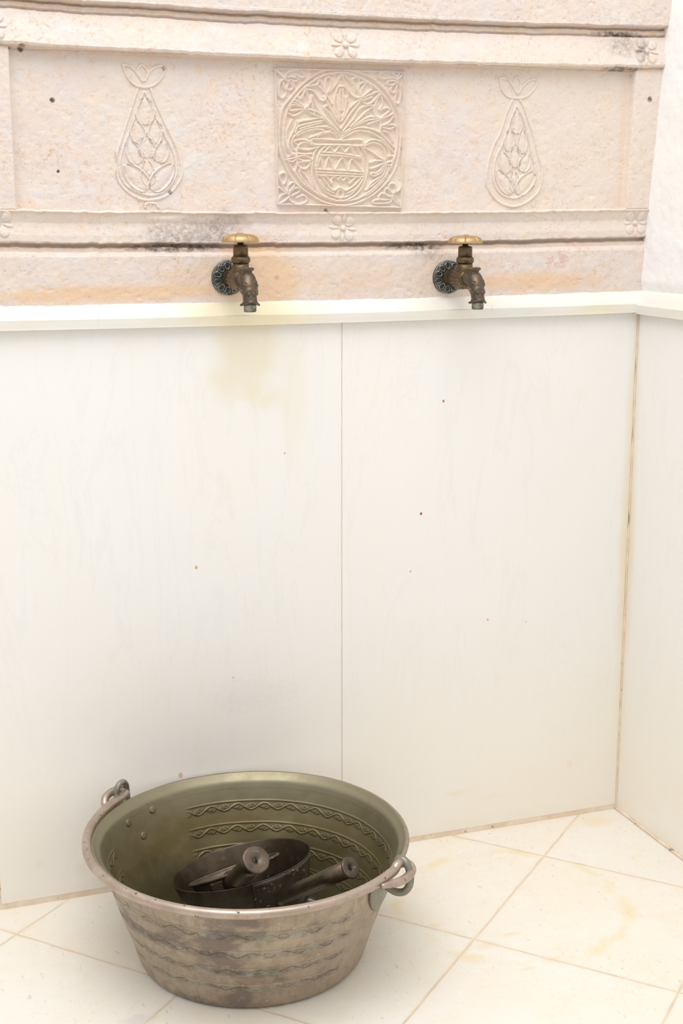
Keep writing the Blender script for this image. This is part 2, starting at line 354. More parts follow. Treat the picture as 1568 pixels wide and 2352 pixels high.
# carved line work, 0.1 mm from (x=0, z=1 m)
MED="-910 1342 930 1355 897 -449 -893 -403 -910 1342;-9 1364 -264 1330 -517 1170 -685 1000 -819 832 -855 665 -871 472 -852 267 -777 86 -652 -121 -440 -277 -225 -383 35 -420 253 -382 502 -261 708 -73 824 128 869 368 887 567 862 765 772 946 639 1112 464 1250 248 1334 -9 1364;12 1320 -236 1274 -461 1146 -602 1015 -728 859 -785 679 -808 473 -796 306 -720 113 -581 -81 -383 -238 -153 -343 35 -362 253 -329 458 -208 633 -47 765 154 822 367 828 553 781 776 714 932 552 1097 363 1221 176 1293 12 1320;12 1301 -52 1183 -151 1072 -215 1051;26 1301 91 1123 177 1022 249 998 306 1013;55 1289 134 1221 169 1177;-9 695 -80 848 -87 964 -59 1068 -23 1133 62 1135 98 1072 120 969 120 866 20 695;-2 1108 -16 979 -9 824;37 1109 37 967 34 825;-49 1029 -38 875 -2 734;84 1007 70 878 34 747;-9 597 -123 744 -215 845 -222 877 -180 885 -123 822 -52 707;-23 558 -209 716 -322 843 -398 1014 -406 931 -371 790;-236 999 -166 898 -95 796 -23 681;-201 1038 -123 912;-215 1064 -292 1209 -335 1150 -461 1134 -517 1100 -391 1072 -321 997 -279 953 -215 967 -215 1064;-215 1070 -208 1224 -165 1253 -130 1226 -137 1130 -180 1065;-292 1126 -236 1063;-489 1082 -574 965;-512 839 -603 824 -715 815 -707 866 -644 887 -512 845;-512 845 -602 888 -672 924 -651 950 -574 901 -512 845;-512 845 -574 939 -616 1002 -546 966 -503 1082 -448 968 -455 891 -505 845;-512 832 -603 766 -673 745 -729 770;-512 832 -407 777 -294 740 -223 710;-498 839 -378 816 -294 779 -237 716;-405 1014 -427 930 -470 852;-604 663 -534 684 -435 699 -280 725 -166 653 -23 538;-647 528 -604 606 -435 654 -251 690;-576 580 -435 622 -266 670;-663 308 -690 398 -647 489 -506 575 -308 611 -152 601 -23 499;-618 682 -654 579 -717 462 -739 359 -691 256 -614 192;-688 694 -730 616 -770 526 -767 397 -733 281 -677 230;-597 683 -611 605 -647 528;-619 489 -506 543 -351 578 -237 561 -337 507 -436 467;-436 473 -294 514 -123 537 -45 473;-337 488 -237 535 -138 556;-408 415 -373 452 -9 441 280 452 323 413 294 373 -9 379 -352 377 -408 415;-614 205 -677 198 -762 177 -692 150 -621 192;-733 217 -663 256 -621 205;-614 218 -620 309 -585 374 -521 403 -437 389 -338 351;-606 328 -479 310 -338 341;-607 263 -522 251 -416 259;-600 218 -508 232 -409 181 -523 160 -600 192;-607 140 -580 75 -509 60 -452 103 -452 155 -579 147;-620 373 -655 399 -634 431 -521 439 -436 408;-618 179 -629 101 -653 23;-580 49 -495 -42 -397 -211 -524 -94 -587 23;-651 10 -539 -133 -383 -231 -240 -310;-302 365 -380 260 -410 90 -396 -106 -297 -264 -153 -330 -9 -359 136 -329 282 -222 376 -35 400 164 353 295 294 367;-217 360 -302 274 -350 117 -343 -14 -279 -158 -182 -263 -23 -316 107 -296 223 -209 318 -89 336 70 302 242 236 366;-224 288 -152 354 -88 283 -9 365 63 285 142 358 200 260;-267 281 -9 267 280 224;-295 241 -9 235 288 205;-331 78 -288 222 -264 65;-224 65 -163 223 -88 53 27 208 114 35 164 194 317 30;-339 58 -9 44 325 24;-339 19 -9 8 325 -9;-325 -21 -9 -28 325 -42;-296 -27 -203 -39 -127 -131 -131 -72 -88 -43 -33 -78 -5 -38 34 -91 81 -55 124 -77 136 -130 216 -50 318 -36;-260 -40 -182 -158 -96 -221 -9 -181 78 -220 194 -156 296 -56;-293 -86 -218 -198 -96 -261;100 -260 223 -196 311 -89;-2 -203 -45 -263 -2 -343 49 -263 -2 -203;5 591 134 775 299 974;12 688 134 866 292 986;34 559 163 698 293 870 481 900 365 819 235 699 135 619;41 533 221 640 395 709 584 733;135 613 279 687 423 755 584 743;395 657 496 691 584 719;41 500 135 567 279 612 453 592 570 549;41 474 221 562 410 552 571 483 689 379 763 300;292 1006 206 1023 188 1190 169 1239 234 1260 270 1206 256 1102 285 1019;270 1173 363 1221;306 1013 295 1090 356 1182 399 1209 450 1120 407 1087 314 1013;306 993 422 1042 552 1084 495 979 394 918 328 942 299 987;335 975 451 1016;574 1059 509 940 481 835 511 770 576 739;584 1046 609 929 568 850 656 878 714 853 627 773 587 739;591 733 700 774 774 802 716 696 606 648;584 641 701 659 802 645 717 601 592 625;581 726 585 575 659 471 778 360;629 569 702 538 762 433;338 367 454 412 571 390 645 305 673 206;338 354 470 283 573 218 646 186;367 403 439 448 556 443 660 378 719 287 705 233;646 173 529 178 426 151;647 153 515 92 434 71;654 146 545 19 456 12 471 -28 589 19 647 126;676 153 750 167 738 114 676 127;665 120 633 6 516 -114 370 -215;699 94 663 -33 516 -194 355 -302;574 -41 457 -115 399 -182;705 240 771 234 750 154;-890 1323 -788 1223 -877 1299;-890 1305 -794 1219;-788 1216 -850 1161 -865 1021 -831 969 -783 998 -761 1056 -795 1112 -802 1162;-778 1211 -733 1164 -754 1100 -713 1073 -671 1115 -726 1190;-774 1239 -724 1316 -613 1338 -530 1309 -516 1249 -572 1238 -621 1262;-732 1234 -670 1242 -600 1216 -635 1186 -711 1209;-670 1179 -650 1116;828 1248 739 1362 601 1344 554 1278 624 1255 755 1271 821 1241;814 1234 697 1231 685 1189 756 1178 821 1228;821 1228 741 1154 730 1102 786 1080 828 1215;836 1222 876 1132 860 974 824 934 790 986 822 1104;831 1254 915 1335 856 1352 828 1261;-893 -396 -864 -305 -780 -263 -735 -291 -795 -357 -893 -396;-877 -187 -777 -265;-765 -252 -828 -148 -869 -31 -805 8 -771 -43 -785 -109 -810 -141;-763 -239 -744 -161 -680 -118 -659 -154 -737 -242;-737 -265 -666 -199 -596 -197 -593 -239 -695 -291;-738 -304 -710 -370 -611 -407 -512 -383 -483 -330 -539 -288 -632 -320;776 -261 897 -436 799 -355 769 -274;783 -254 872 -206 898 -126;769 -261 708 -180 738 -124 797 -140 816 -207 783 -247;769 -261 679 -194 647 -234 680 -288 754 -301;739 -317 620 -258 561 -301 594 -344 725 -344;769 -287 725 -379 503 -395 488 -355 576 -342"
T1="-2752 1030 -2811 874 -2891 656 -2991 394 -3051 218 -3083 69 -3043 -88 -2939 -229 -2768 -335 -2601 -348 -2433 -307 -2308 -208 -2211 -65 -2198 60 -2257 317 -2372 552 -2450 726 -2528 898 -2579 1035;-2680 998 -2730 858 -2788 745 -2829 605 -2927 395 -2992 219 -3015 70 -2984 -88 -2901 -193 -2729 -272 -2600 -290 -2450 -245 -2335 -137 -2271 -12 -2272 130 -2314 289 -2429 508 -2516 690 -2584 862 -2653 998;-2932 1333 -2891 1206 -2804 1098 -2688 1058 -2559 1079 -2447 1168 -2379 1308 -2479 1322 -2572 1268 -2649 1145;-2932 1333 -2842 1310 -2772 1253 -2685 1135;-2744 1271 -2688 1332 -2626 1275 -2610 1215 -2662 1145 -2710 1203 -2744 1271;-2697 -450 -2677 -397 -2556 -397 -2521 -459"
T2="2584 1029 2498 843 2424 614 2309 392 2234 170 2209 -52 2264 -212 2411 -364 2628 -436 2823 -391 2985 -282 3074 -137 3086 89 3028 285 2947 534 2857 754 2780 929 2715 1032;2647 952 2581 792 2525 633 2430 393 2344 215 2318 37 2343 -123 2448 -257 2635 -319 2788 -274 2919 -183 2987 -47 2982 106 2923 311 2831 621 2764 796 2678 935;2384 1319 2418 1182 2511 1080 2654 1057 2795 1078 2905 1169 2972 1284 2889 1317 2770 1244 2672 1119;2384 1319 2505 1306 2588 1221 2652 1127;2606 1282 2665 1345 2718 1260 2682 1128 2629 1205 2606 1282"
L1=[(-2665, 591, -2660, 929, 107), (-2727, 363, -2801, 640, 92), (-2544, 357, -2535, 654, 87), (-2650, 179, -2661, 451, 102), (-2772, 99, -2882, 386, 92), (-2513, 128, -2414, 385, 92), (-2638, -174, -2660, 153, 87), (-2653, -219, -2955, 88, 112), (-2607, -227, -2310, 103, 112)]
L2=[(2669, 565, 2669, 882, 75), (2554, 324, 2566, 616, 75), (2749, 291, 2769, 620, 75), (2663, 103, 2643, 423, 85), (2552, 30, 2442, 314, 85), (2757, 50, 2862, 301, 85), (2653, -238, 2644, 49, 75), (2612, -256, 2368, 64, 94), (2694, -256, 2964, 43, 104)]
# ================= the setting =================
XC = 0.474
me = mesh([(-2.6, -3.2, 0), (XC+.06, -3.2, 0), (XC+.06, .06, 0), (-2.6, .06, 0)], [(0, 1, 2, 3)])
tag(link('floor', me, FLOOR, smooth=False), kind='structure')

wall = link('wall_back', mesh(*box(-2.6, XC+.2, .022, .16, -.02, 1.9)), PLASTER, smooth=False); tag(wall, kind='structure')
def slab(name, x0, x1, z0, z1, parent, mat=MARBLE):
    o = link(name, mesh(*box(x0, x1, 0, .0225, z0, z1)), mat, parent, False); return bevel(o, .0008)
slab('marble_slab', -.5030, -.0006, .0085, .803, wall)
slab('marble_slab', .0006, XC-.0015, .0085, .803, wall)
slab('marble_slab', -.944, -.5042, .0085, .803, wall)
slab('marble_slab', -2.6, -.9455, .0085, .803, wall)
link('mortar_joint', mesh(*join([box(-2.6, XC, .0004, .02, 0, .0086), box(-.5044, -.5028, .0012, .02, 0, .80), box(-.0012, .0012, .0012, .02, 0, .80)])), MORTAR, wall, False)

def extrude(prof, a, b, fn):
    """prof (p, z): p = distance out of the wall; fn(p, z, s) -> point"""
    V = [fn(p, z, s) for s in (a, b) for p, z in prof]; m = len(prof)
    F = [(i, (i+1) % m, m+(i+1) % m, m+i) for i in range(m)] + [tuple(range(m))[::-1], tuple(range(m, 2*m))]
    return V, F
LP = [(-.012, .8005), (.0085, .8005), (.0105, .8025), (.0115, .813), (.0105, .8155), (-.001, .834), (-.012, .835)]
def ledge_mesh(fn, L0, L1, n=260):
    S = np.linspace(L0, L1, n); prof = crom(LP, 3)
    P = np.zeros((n, len(prof), 3))
    for j, (p, z) in enumerate(prof):
        for i, s in enumerate(S):
            q = .0006*mnoise.noise((s*25, z*60, 0))
            P[i, j] = fn(p+q*(p > 0), z-.0010+.010*min(s*s, .3)*(abs(s) < .6), s)
    return grid_mesh(P)[0]
t1_ = link('trim_1', ledge_mesh(lambda p, z, s: (s, -p, z), -2.0, XC+.005, 700), LEDGE); tag(t1_, kind='structure')
t2_ = link('trim_2', ledge_mesh(lambda p, z, s: (XC-p, s, z), -3.0, .01, 400), LEDGE); tag(t2_, kind='structure')
wr = link('wall_right', mesh(*box(XC+.03, XC+.2, -3.2, .16, -.02, 1.9)), PLASTER, smooth=False); tag(wr, kind='structure')
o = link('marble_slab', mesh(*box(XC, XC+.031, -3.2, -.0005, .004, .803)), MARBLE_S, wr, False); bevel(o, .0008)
# lumpy plaster coat above the dado, leaning back a little
ys = np.r_[np.linspace(-3.2, -.5, 60), np.linspace(-.495, .03, 260)]; zs = np.linspace(.828, 1.75, 460)
Y, Z = np.meshgrid(ys, zs, indexing='ij')
lean = (Z-.83)*.066
edge = sstep(-.006, .02, Y)*.008
Xp = XC-.0005+lean+.0016*snoise(Y, Z, .05, 3)+.0007*snoise(Y, Z, .012, 5)+sstep(.850, .828, Z)*.004 + edge*snoise(Y*0, Z, .02, 8)
me, _ = grid_mesh(np.stack([Xp, Y, Z], -1)); link('plaster_coat', me, PLASTER, wr)
# ragged mortar bead in the inner corner
path = [(XC-.001, -.001, z) for z in np.linspace(.0, .80, 160)]
r = [.0014+.0012*mnoise.noise((0, 0, q[2]*30)) for q in path]
tr = link('trim_3', mesh(*join([tube(path, r, 8), tube([(XC-.0005, y, .002) for y in np.linspace(-1.6, 0, 200)], [.0026+.0015*mnoise.noise((y*30, 1, 0)) for y in np.linspace(-1.6, 0, 200)], 8)])), MORTAR); tag(tr, kind='structure')

# ================= carved stone =================
def dec(s): return [[(lambda L: [(L[i]*1e-4, 1+L[i+1]*1e-4) for i in range(0, len(L), 2)])(list(map(int, q.split()))) for q in [t]][0] for t in s.split(';')]
def bow(x, z): return (-.0024+.027*x*x)*sstep(.84, 1.12, z)*1.0 + (-.0016+.016*x*x)*(1-sstep(.84, 1.12, z))
def blobm(X, Z, x, z, rx, rz, seed=1, wob=.35):
    d = np.sqrt(((X-x)/rx)**2+((Z-z)/rz)**2)+wob*snoise(X, Z, min(rx, rz)*.8, seed); return sstep(1.15, .35, d)
def stone_attrs(me, X, Z, relief=0.0):
    g = np.zeros_like(X); L = lambda z, w: np.exp(-((Z-z-bow(X, Z))/w)**2)
    g += .95*blobm(X, Z, -.235, .903, .075, .006, 2)+.5*blobm(X, Z, -.215, .922, .075, .020, 3)+.35*blobm(X, Z, -.16, .935, .035, .02, 4)
    g += .8*blobm(X, Z, .105, .902, .05, .006, 5)+.4*blobm(X, Z, .13, .895, .03, .012, 6)
    g += .95*blobm(X, Z, .427, 1.197, .045, .005, 7)+.5*blobm(X, Z, .425, 1.180, .035, .018, 8)+.95*blobm(X, Z, .425, 1.1495, .035, .0035, 9)
    g += .5*blobm(X, Z, .458, 1.175, .012, .022, 10)
    g += .16*L(.904, .004)*(X < .3)+.13*L(1.198, .006)+.12*L(1.147, .003)
    for x, z, r in ((-.420, 1.148, .0045), (-.384, 1.087, .0035), (-.38, 1.0, .0022), (.475, 1.109, .004), (-.236, .975, .003), (-.02, .951, .003), (-.435, 1.148, .002), (-.24, 1.13, .003)):
        g += 2.5*sstep(r*1.2, r*.5, np.hypot(X-x, Z-z))
    oc = 1.0*blobm(X, Z, -.115, .865, .065, .05, 11)+.5*blobm(X, Z, -.21, .86, .06, .03, 12)+1.0*blobm(X, Z, -.33, .845, .18, .014, 13)+.9*blobm(X, Z, .30, .850, .14, .018, 14)
    oc += .35*blobm(X, Z, .16, .86, .07, .04, 15)+.4*blobm(X, Z, .0, .86, .1, .03, 16)+.25*L(.948, .004)+.5*L(1.199, .005)+.4*L(1.1465, .004)+.4*L(.903, .004)
    oc += .5*np.exp(-((X-.438)/.004)**2)*(Z > .95)*(Z < 1.15)
    rd = .8*blobm(X, Z, -.095, .862, .004, .005, 17)+.5*blobm(X, Z, .335, .89, .05, .03, 18)*(snoise(X, Z, .006, 5) > .25)+.5*blobm(X, Z, -.19, .93, .03, .02, 19)*(snoise(X, Z, .005, 6) > .45)
    oc += .28*blobm(X, Z, .0, 1.045, .105, .105, 22, .2)
    cr = blobm(X, Z, .0, 1.045, .135, .12, 20)*.8+.5*sstep(.1, .4, X)*blobm(X, Z, .34, 1.03, .2, .2, 21)
    attr(me, 'grime', np.clip(g, 0, 1)); attr(me, 'ochre', np.clip(oc, 0, 1)); attr(me, 'red', np.clip(rd, 0, 1)); attr(me, 'cream', np.clip(cr, 0, 1))
PZ = [.80, .835, .893, .8965, .899, .9035, .9065, .908, .911, .920, .935, .946, .9495, .9515, 1.1455, 1.1485, 1.152, 1.165, 1.185, 1.190, 1.192, 1.1945, 1.1995, 1.202, 1.206, 1.30]
PP = [.000, .001, .003, .002, -.004, -.004, -.013, -.012, .001, .001, -.002, .002, .005, -.010, -.010, .006, .008, .005, .000, -.001, -.008, -.004, -.004, -.010, .006, .007]
def slab_depth(X, Z):
    """distance the stone stands out of the wall plane at (x, z)"""
    dz = bow(X, Z)+.0009*snoise(X, Z*0, .035, 31)+(.0008*snoise(X, np.round(Z*20), .010, 32)-.0012*np.clip(snoise(X, np.round(Z*20)+3, .02, 35)*2-.7, 0, 1))*np.sign(1.05-Z)*-1
    top = np.interp(Z-dz, PZ, PP)
    # side frames left and right of the sunk field
    fl = np.maximum(sstep(-.4345, -.4365, X), sstep(.4445, .4475, X-.03*(Z-1.05)))
    inside = sstep(.9485, .9515, Z-dz)*sstep(1.149, 1.146, Z-dz)
    side = .002
    # the chamfered bands die against the side frames
    y = top*(1-fl*inside)+side*fl*inside
    y += .0009*snoise(X, Z, .03, 33)+.0005*snoise(X, Z, .007, 34)-.0009*np.clip(snoise(X, Z, .006, 36)*3-1.3, 0, 1)
    for x, z, r in ((-.420, 1.148, .0035), (-.384, 1.087, .0030), (-.38, 1.0, .0018), (.475, 1.109, .003)):
        y -= .004*sstep(r, r*.3, np.hypot(X-x, Z-z))
    # chips off the lower lip
    y -= .004*np.exp(-((X+.245)/.02)**2-((Z-.947)/.004)**2)
    return y
fz = empty('carved_stone_frieze', (0, 0, .83)); tag(fz, 'pink and cream carved limestone panel above the marble dado, with a square vase relief', 'carved stone panel')
FZ = (0, 0, -.83)
xs = np.arange(-.70, .545, .0012); zs = np.unique(np.r_[np.arange(.828, 1.30, .0011), np.arange(.892, .912, .0005), np.arange(.944, .955, .0005), np.arange(1.142, 1.155, .0005), np.arange(1.186, 1.208, .0005)])
X, Z = np.meshgrid(xs, zs, indexing='ij')
me, _ = grid_mesh(np.stack([X, -slab_depth(X, Z), Z-.83], -1)); stone_attrs(me, X, Z)
link('stone_slab', me, STONE, fz)

def stroke_height(X, Z, strokes, hw, H, dx, x0, z0, tent=False):
    h = np.zeros_like(X); nx, nz = X.shape
    for s in strokes:
        s = [np.array(p) for p in s]
        closed = np.hypot(*(s[0]-s[-1])) < 1e-6 and len(s) > 5
        pts = crom(s[:-1], 6, True)+[s[0]] if closed else crom(s, 5)
        L = len(pts)
        for k in range(L-1):
            a, b = pts[k], pts[k+1]; w_ = hw
            i0, i1 = int((min(a[0], b[0])-2*hw-x0)/dx), int((max(a[0], b[0])+2*hw-x0)/dx)+2
            j0, j1 = int((min(a[1], b[1])-2*hw-z0)/dx), int((max(a[1], b[1])+2*hw-z0)/dx)+2
            i0, j0 = max(i0, 0), max(j0, 0)
            if i1 <= i0 or j1 <= j0: continue
            xx, zz = X[i0:i1, j0:j1], Z[i0:i1, j0:j1]
            d = b-a; t = np.clip(((xx-a[0])*d[0]+(zz-a[1])*d[1])/(d@d+1e-12), 0, 1)
            dist = np.hypot(xx-a[0]-t*d[0], zz-a[1]-t*d[1])
            v = H*(np.clip(1-dist/w_, 0, 1)**1.15 if tent else np.sqrt(np.clip(1-(dist/w_)**2, 0, 1)))
            h[i0:i1, j0:j1] = np.maximum(h[i0:i1, j0:j1], v)
    return h
def relief(name, x0, x1, z0, z1, dx, fn, parent=fz, thr=-.0002):
    xs = np.arange(x0, x1, dx); zs = np.arange(z0, z1, dx); X, Z = np.meshgrid(xs, zs, indexing='ij')
    h = fn(X, Z, dx, x0, z0)
    base = slab_depth(X, Z)
    me, used = grid_mesh(np.stack([X, -(base+h), Z-.83], -1), keep=h > thr)
    stone_attrs(me, X.ravel()[used], Z.ravel()[used]); return link(name, me, STONE, parent)
QUAD = dec(MED)[0][:4]
def medal(X, Z, dx, x0, z0):
    st = dec(MED); frame_ = st[0]
    h = stroke_height(X, Z, st[1:], .0031, .0050, dx, x0, z0, True)
    h = np.maximum(h, stroke_height(X, Z, [[a, b] for a, b in zip(frame_[:-1], frame_[1:])], .0024, .0052, dx, x0, z0, True))
    # signed distance to the square: inside it the ground stands a little proud of the field
    sd = np.full_like(X, 1.0); q = [np.array(p) for p in frame_[:-1]]
    for i in range(4):
        a, b = q[i], q[(i+1) % 4]; d = b-a; n_ = np.array([d[1], -d[0]])/np.hypot(*d)
        sd = np.minimum(sd, (X-a[0])*n_[0]+(Z-a[1])*n_[1])
    ground = .0020*sstep(-.0022, -.0004, sd)-.0008
    return ground+h*sstep(-.0025, -.001, sd)+.00025*snoise(X, Z, .004, 40)
relief('vase_medallion', -.097, .100, .950, 1.144, .00055, medal)
def tear(strokes, leaves):
    def f(X, Z, dx, x0, z0):
        h = stroke_height(X, Z, dec(strokes), .0021, .0027, dx, x0, z0)
        for a, b, c, d, wd in leaves:
            a, c = a*1e-4, c*1e-4; b, d = 1+b*1e-4, 1+d*1e-4; wd = wd*1e-4*1.15
            ux, uz = c-a, d-b; L = math.hypot(ux, uz); ux /= L; uz /= L
            t = ((X-a)*ux+(Z-b)*uz)/L; s = np.abs(-(X-a)*uz+(Z-b)*ux)
            wid = wd*np.sqrt(np.clip(np.sin(np.pi*np.clip(t, 0, 1)**.8), 0, 1)); e = np.where((t > 0) & (t < 1), s/np.maximum(wid, 1e-5), 9)
            rim = np.exp(-((e-.92)/.14)**2)*.0030; dome = .0019*np.sqrt(np.clip(1-(e/.66)**2, 0, 1))
            leaf = np.maximum(np.maximum(rim, dome), .0006)
            h = np.where(e < 1.12, np.where(h > .0026, np.maximum(h, leaf), leaf), h)
        return h-.0006+.0002*snoise(X, Z, .004, 41)
    return f
relief('teardrop_carving', -.306, -.165, .955, 1.145, .0006, tear(T1, L1))
relief('teardrop_carving', .212, .345, .955, 1.145, .0006, tear(T2, L2))
def rosette(cx, cz, R, rot=0., wear=1.):
    def f(X, Z, dx, x0, z0):
        r = np.hypot(X-cx, Z-cz); t = np.arctan2(Z-cz, X-cx)+rot; h = np.zeros_like(X)
        for k in range(8):
            a = k*math.pi/4; big = k % 2 == 1
            rc, lr, lt = (R*.62, R*.36, R*.30) if big else (R*.64, R*.34, R*.12)
            px, pz = np.cos(a)*rc, np.sin(a)*rc
            x, z = r*np.cos(t), r*np.sin(t)
            u = ((x-px)*np.cos(a)+(z-pz)*np.sin(a))/lr; v = (-(x-px)*np.sin(a)+(z-pz)*np.cos(a))/(lt*(1+.25*np.clip(u, -1, 1)))
            h = np.maximum(h, (.0038 if big else .0030)*np.sqrt(np.clip(1-u*u-v*v, 0, 1))**.7)
        h = np.maximum(h, .0058*np.sqrt(np.clip(1-(r/(R*.2))**2, 0, 1)))
        return (h-.0006)*wear+.0003*snoise(X, Z, .004, 42)
    return f
for cx, cz, wr_, ro in ((.003, 1.1662, .95, 0), (.0012, .9276, .85, .1), (.4645, 1.1748, .9, .1), (.4612, .9328, .7, 0), (-.4565, 1.1726, .9, 0), (-.4600, .9363, .8, .2)):
    R = .0205
    relief('rosette', cx-R*1.1, cx+R*1.1, cz-R*1.1, cz+R*1.1, .0005, rosette(cx, cz, R, ro, wr_))

# ================= taps =================
def make_tap(x, z, label, turn):
    root = empty('wall_tap', (x, 0, z)); tag(root, label, 'tap', 'taps on the carved stone')
    bx = .0042   # the valve sits slightly right of the flange
    # flange: ring of petals on a domed disc
    def flz(r, t):
        base = .0035+.0040*np.clip(1-(r/.0232)**2, 0, 1); NP = 11
        k = np.round(t*NP/(2*np.pi)); a = t-k*2*np.pi/NP
        x = r*np.cos(a)-.0162; y = r*np.sin(a)
        e = np.hypot(x/.0050, y/(.0036*(1+.2*x/.005))); pet = np.exp(-((e-.88)/.17)**2)*.0014+.0007*np.sqrt(np.clip(1-(e/.6)**2, 0, 1))
        k2 = np.floor(t*NP/(2*np.pi))+.5; a2 = t-k2*2*np.pi/NP
        dot = np.hypot(r*np.cos(a2)-.0196, r*np.sin(a2))/.0020; bead = np.exp(-((dot-.8)/.3)**2)*.0009
        ring = np.exp(-((r-.0223)/.0006)**2)*.0007
        h = np.maximum.reduce([pet, bead, ring]); return base+h, np.clip(np.maximum.reduce([np.exp(-((e-.88)/.15)**2), .8*np.exp(-((dot-.8)/.3)**2), ring/.0007]), 0, 1)
    rr = np.r_[np.linspace(.004, .0232, 90)]; tt = np.linspace(0, 2*np.pi, 480, endpoint=False)
    T, Rr = np.meshgrid(tt, rr, indexing='ij'); D, E = flz(Rr, T)
    P = np.stack([Rr*np.cos(T), -D-.001, Rr*np.sin(T)], -1)
    P = np.concatenate([P, P[:, -1:]*np.array([1, 0, 1])], 1)
    me, _ = grid_mesh(P, closed_u=True, flip=False); attr(me, 'edge', np.concatenate([E, E[:, -1:]*0], 1)); link('flange', me, PEWTER, root)
    MY = frame((bx*.5, 0, 0), (0, -1, 0))
    pr = [(.0122, .004), (.0125, .008), (.0112, .010), (.0106, .022), (.0112, .024), (.0118, .027), (.0112, .030), (.0108, .036)]
    link('inlet_pipe', mesh(*lathe(pr, 48, MY)), BRONZE, root)
    # valve body: vertical barrel + fluted shoulder
    b1 = lathe([(.0060, -.014), (.0095, -.011), (.0110, -.004), (.0112, .002), (.0108, .012), (.0104, .0215)], 48, frame((bx, -.050, 0), (0, 0, 1)))
    flut = lathe([(.0108, .032), (.0135, .035), (.0150, .040), (.0145, .046), (.0132, .052), (.0115, .060), (.0105, .064)], 144, MY, rad=lambda t, i: 1+(.055*math.cos(18*t) if 0 < i < 5 else 0))
    link('valve_body', mesh(*join([b1, flut])), BRONZE, root)
    hexr = lambda t, i: 1+.02*math.cos(6*t)
    link('collar_nut', mesh(*lathe([(.0108, .0212), (.0122, .0222), (.0124, .0262), (.0118, .0282), (.0098, .030)], 48, frame((bx, -.050, 0), (0, 0, 1)), rad=hexr)), BRONZE, root)
    link('bonnet', mesh(*lathe([(.0098, .0285), (.0097, .040), (.0093, .0435), (.0055, .0446)], 48, frame((bx, -.050, 0), (0, 0, 1)))), BRONZE, root)
    link('spindle', mesh(*lathe([(.0040, .043), (.0040, .049)], 24, frame((bx, -.050, 0), (0, 0, 1)))), BLACK, root)
    # handle wheel, eight-lobed dome
    prof = [(.004, .0), (.0232, .0), (.0240, .0008), (.0236, .0034), (.0218, .0066), (.018, .0090), (.012, .0103), (.006, .0107), (.0046, .0109), (.0042, .0114), (.0025, .0119), (.0004, .0120)]
    cp = crom(prof[1:8], 5); prof2 = [prof[0]]+[tuple(q) for q in cp]+prof[8:]
    def lob(t, i):
        if i == 0 or i > len(cp)-4: return 1
        g = abs(math.sin(4*(t-turn))); return 1-.055*math.exp(-(g/.10)**2)+.012*g
    V, F = lathe(prof2, 320, None, rad=lob)
    V2 = []
    for v in V:
        r_ = math.hypot(v[0], v[1]); t = math.atan2(v[1], v[0]); g = abs(math.sin(4*(t-turn)))
        dz = -.0014*math.exp(-(g/.10)**2)*max(0, min(1, (r_-.009)/.004))*(v[2] > .002); V2.append((v[0]+bx, v[1]-.050, v[2]+.0478+dz))
    link('hand_wheel', mesh(V2, F), BRASS, root)
    # animal-head spout (joined and fused by a voxel remesh)
    S = []
    spine = crom([(bx*.6, -.056, .000), (bx*.75, -.070, .002), (bx*.7, -.083, .001), (bx*.6, -.091, -.008), (bx*.5, -.096, -.019), (bx*.5, -.099, -.028)], 6)
    rad = np.interp(np.linspace(0, 1, len(spine)), [0, .2, .45, .62, .8, 1], [.0098, .0100, .0112, .0108, .0090, .0092])
    S.append(tube(spine, list(rad), 28))
    S.append(ball((bx*.6, -.088, -.004), (.0112, .0100, .0090)))
    S.append(ball((bx*.5, -.098, -.016), (.0092, .0072, .0105)))
    for s in (-1, 1):
        S.append(ball((bx*.6+s*.0078, -.0935, -.0055), (.0034, .0036, .0036)))              # eye
        ec = Vector((bx*.6+s*.0093, -.0958, -.0058)); ed = Vector((s*.75, -.66, 0)).normalized(); EM = frame(ec, ed)
        S.append(tube([EM @ Vector((.0034*math.cos(q), .0026*math.sin(q), 0)) for q in np.linspace(0, 2*math.pi, 18, endpoint=False)], .0008, 8, closed=True))
        S.append(tube(crom([(bx*.6+s*.0040, -.0985, -.0035), (bx*.6+s*.0085, -.0955, -.0005), (bx*.6+s*.0112, -.088, -.0035)], 5), .0014, 8))   # brow
        S.append(tube(crom([(bx*.6+s*.0115, -.088, -.009), (bx*.6+s*.0105, -.094, -.014), (bx*.6+s*.0085, -.100, -.017)], 5), .0013, 8))  # cheek fold
        S.append(ball((bx*.5+s*.0032, -.1052, -.0165), (.0017, .0014, .0022)))              # nostril boss
        S.append(ball((bx*.6+s*.0060, -.083, .0145), (.0040, .0040, .0024)))                # ear scroll
    S.append(tube([(bx*.6, -.084, .002), (bx*.6, -.083, .009), (bx*.6, -.083, .0135)], [.0085, .0062, .0078], 20))
    S.append(tube(crom([(bx*.6-.0075, -.084, .0145), (bx*.6, -.088, .0155), (bx*.6+.0075, -.084, .0145)], 6), .0018, 8))
    # flared upper lip
    lp = crom([(bx*.5-.0118, -.095, -.0300), (bx*.5-.0070, -.1035, -.0285), (bx*.5, -.1070, -.0262), (bx*.5+.0070, -.1035, -.0285), (bx*.5+.0130, -.095, -.0305)], 6)
    S.append(tube(lp, .0016, 10)); S.append(ball((bx*.5, -.0985, -.0275), (.0108, .0075, .0032)))
    o = link('spout_head', mesh(*join(S)), BRONZE2, root)
    m = o.modifiers.new('fuse', 'REMESH'); m.mode = 'VOXEL'; m.voxel_size = .00042; m.use_smooth_shade = True
    m = o.modifiers.new('soft', 'SMOOTH'); m.factor = .5; m.iterations = 3
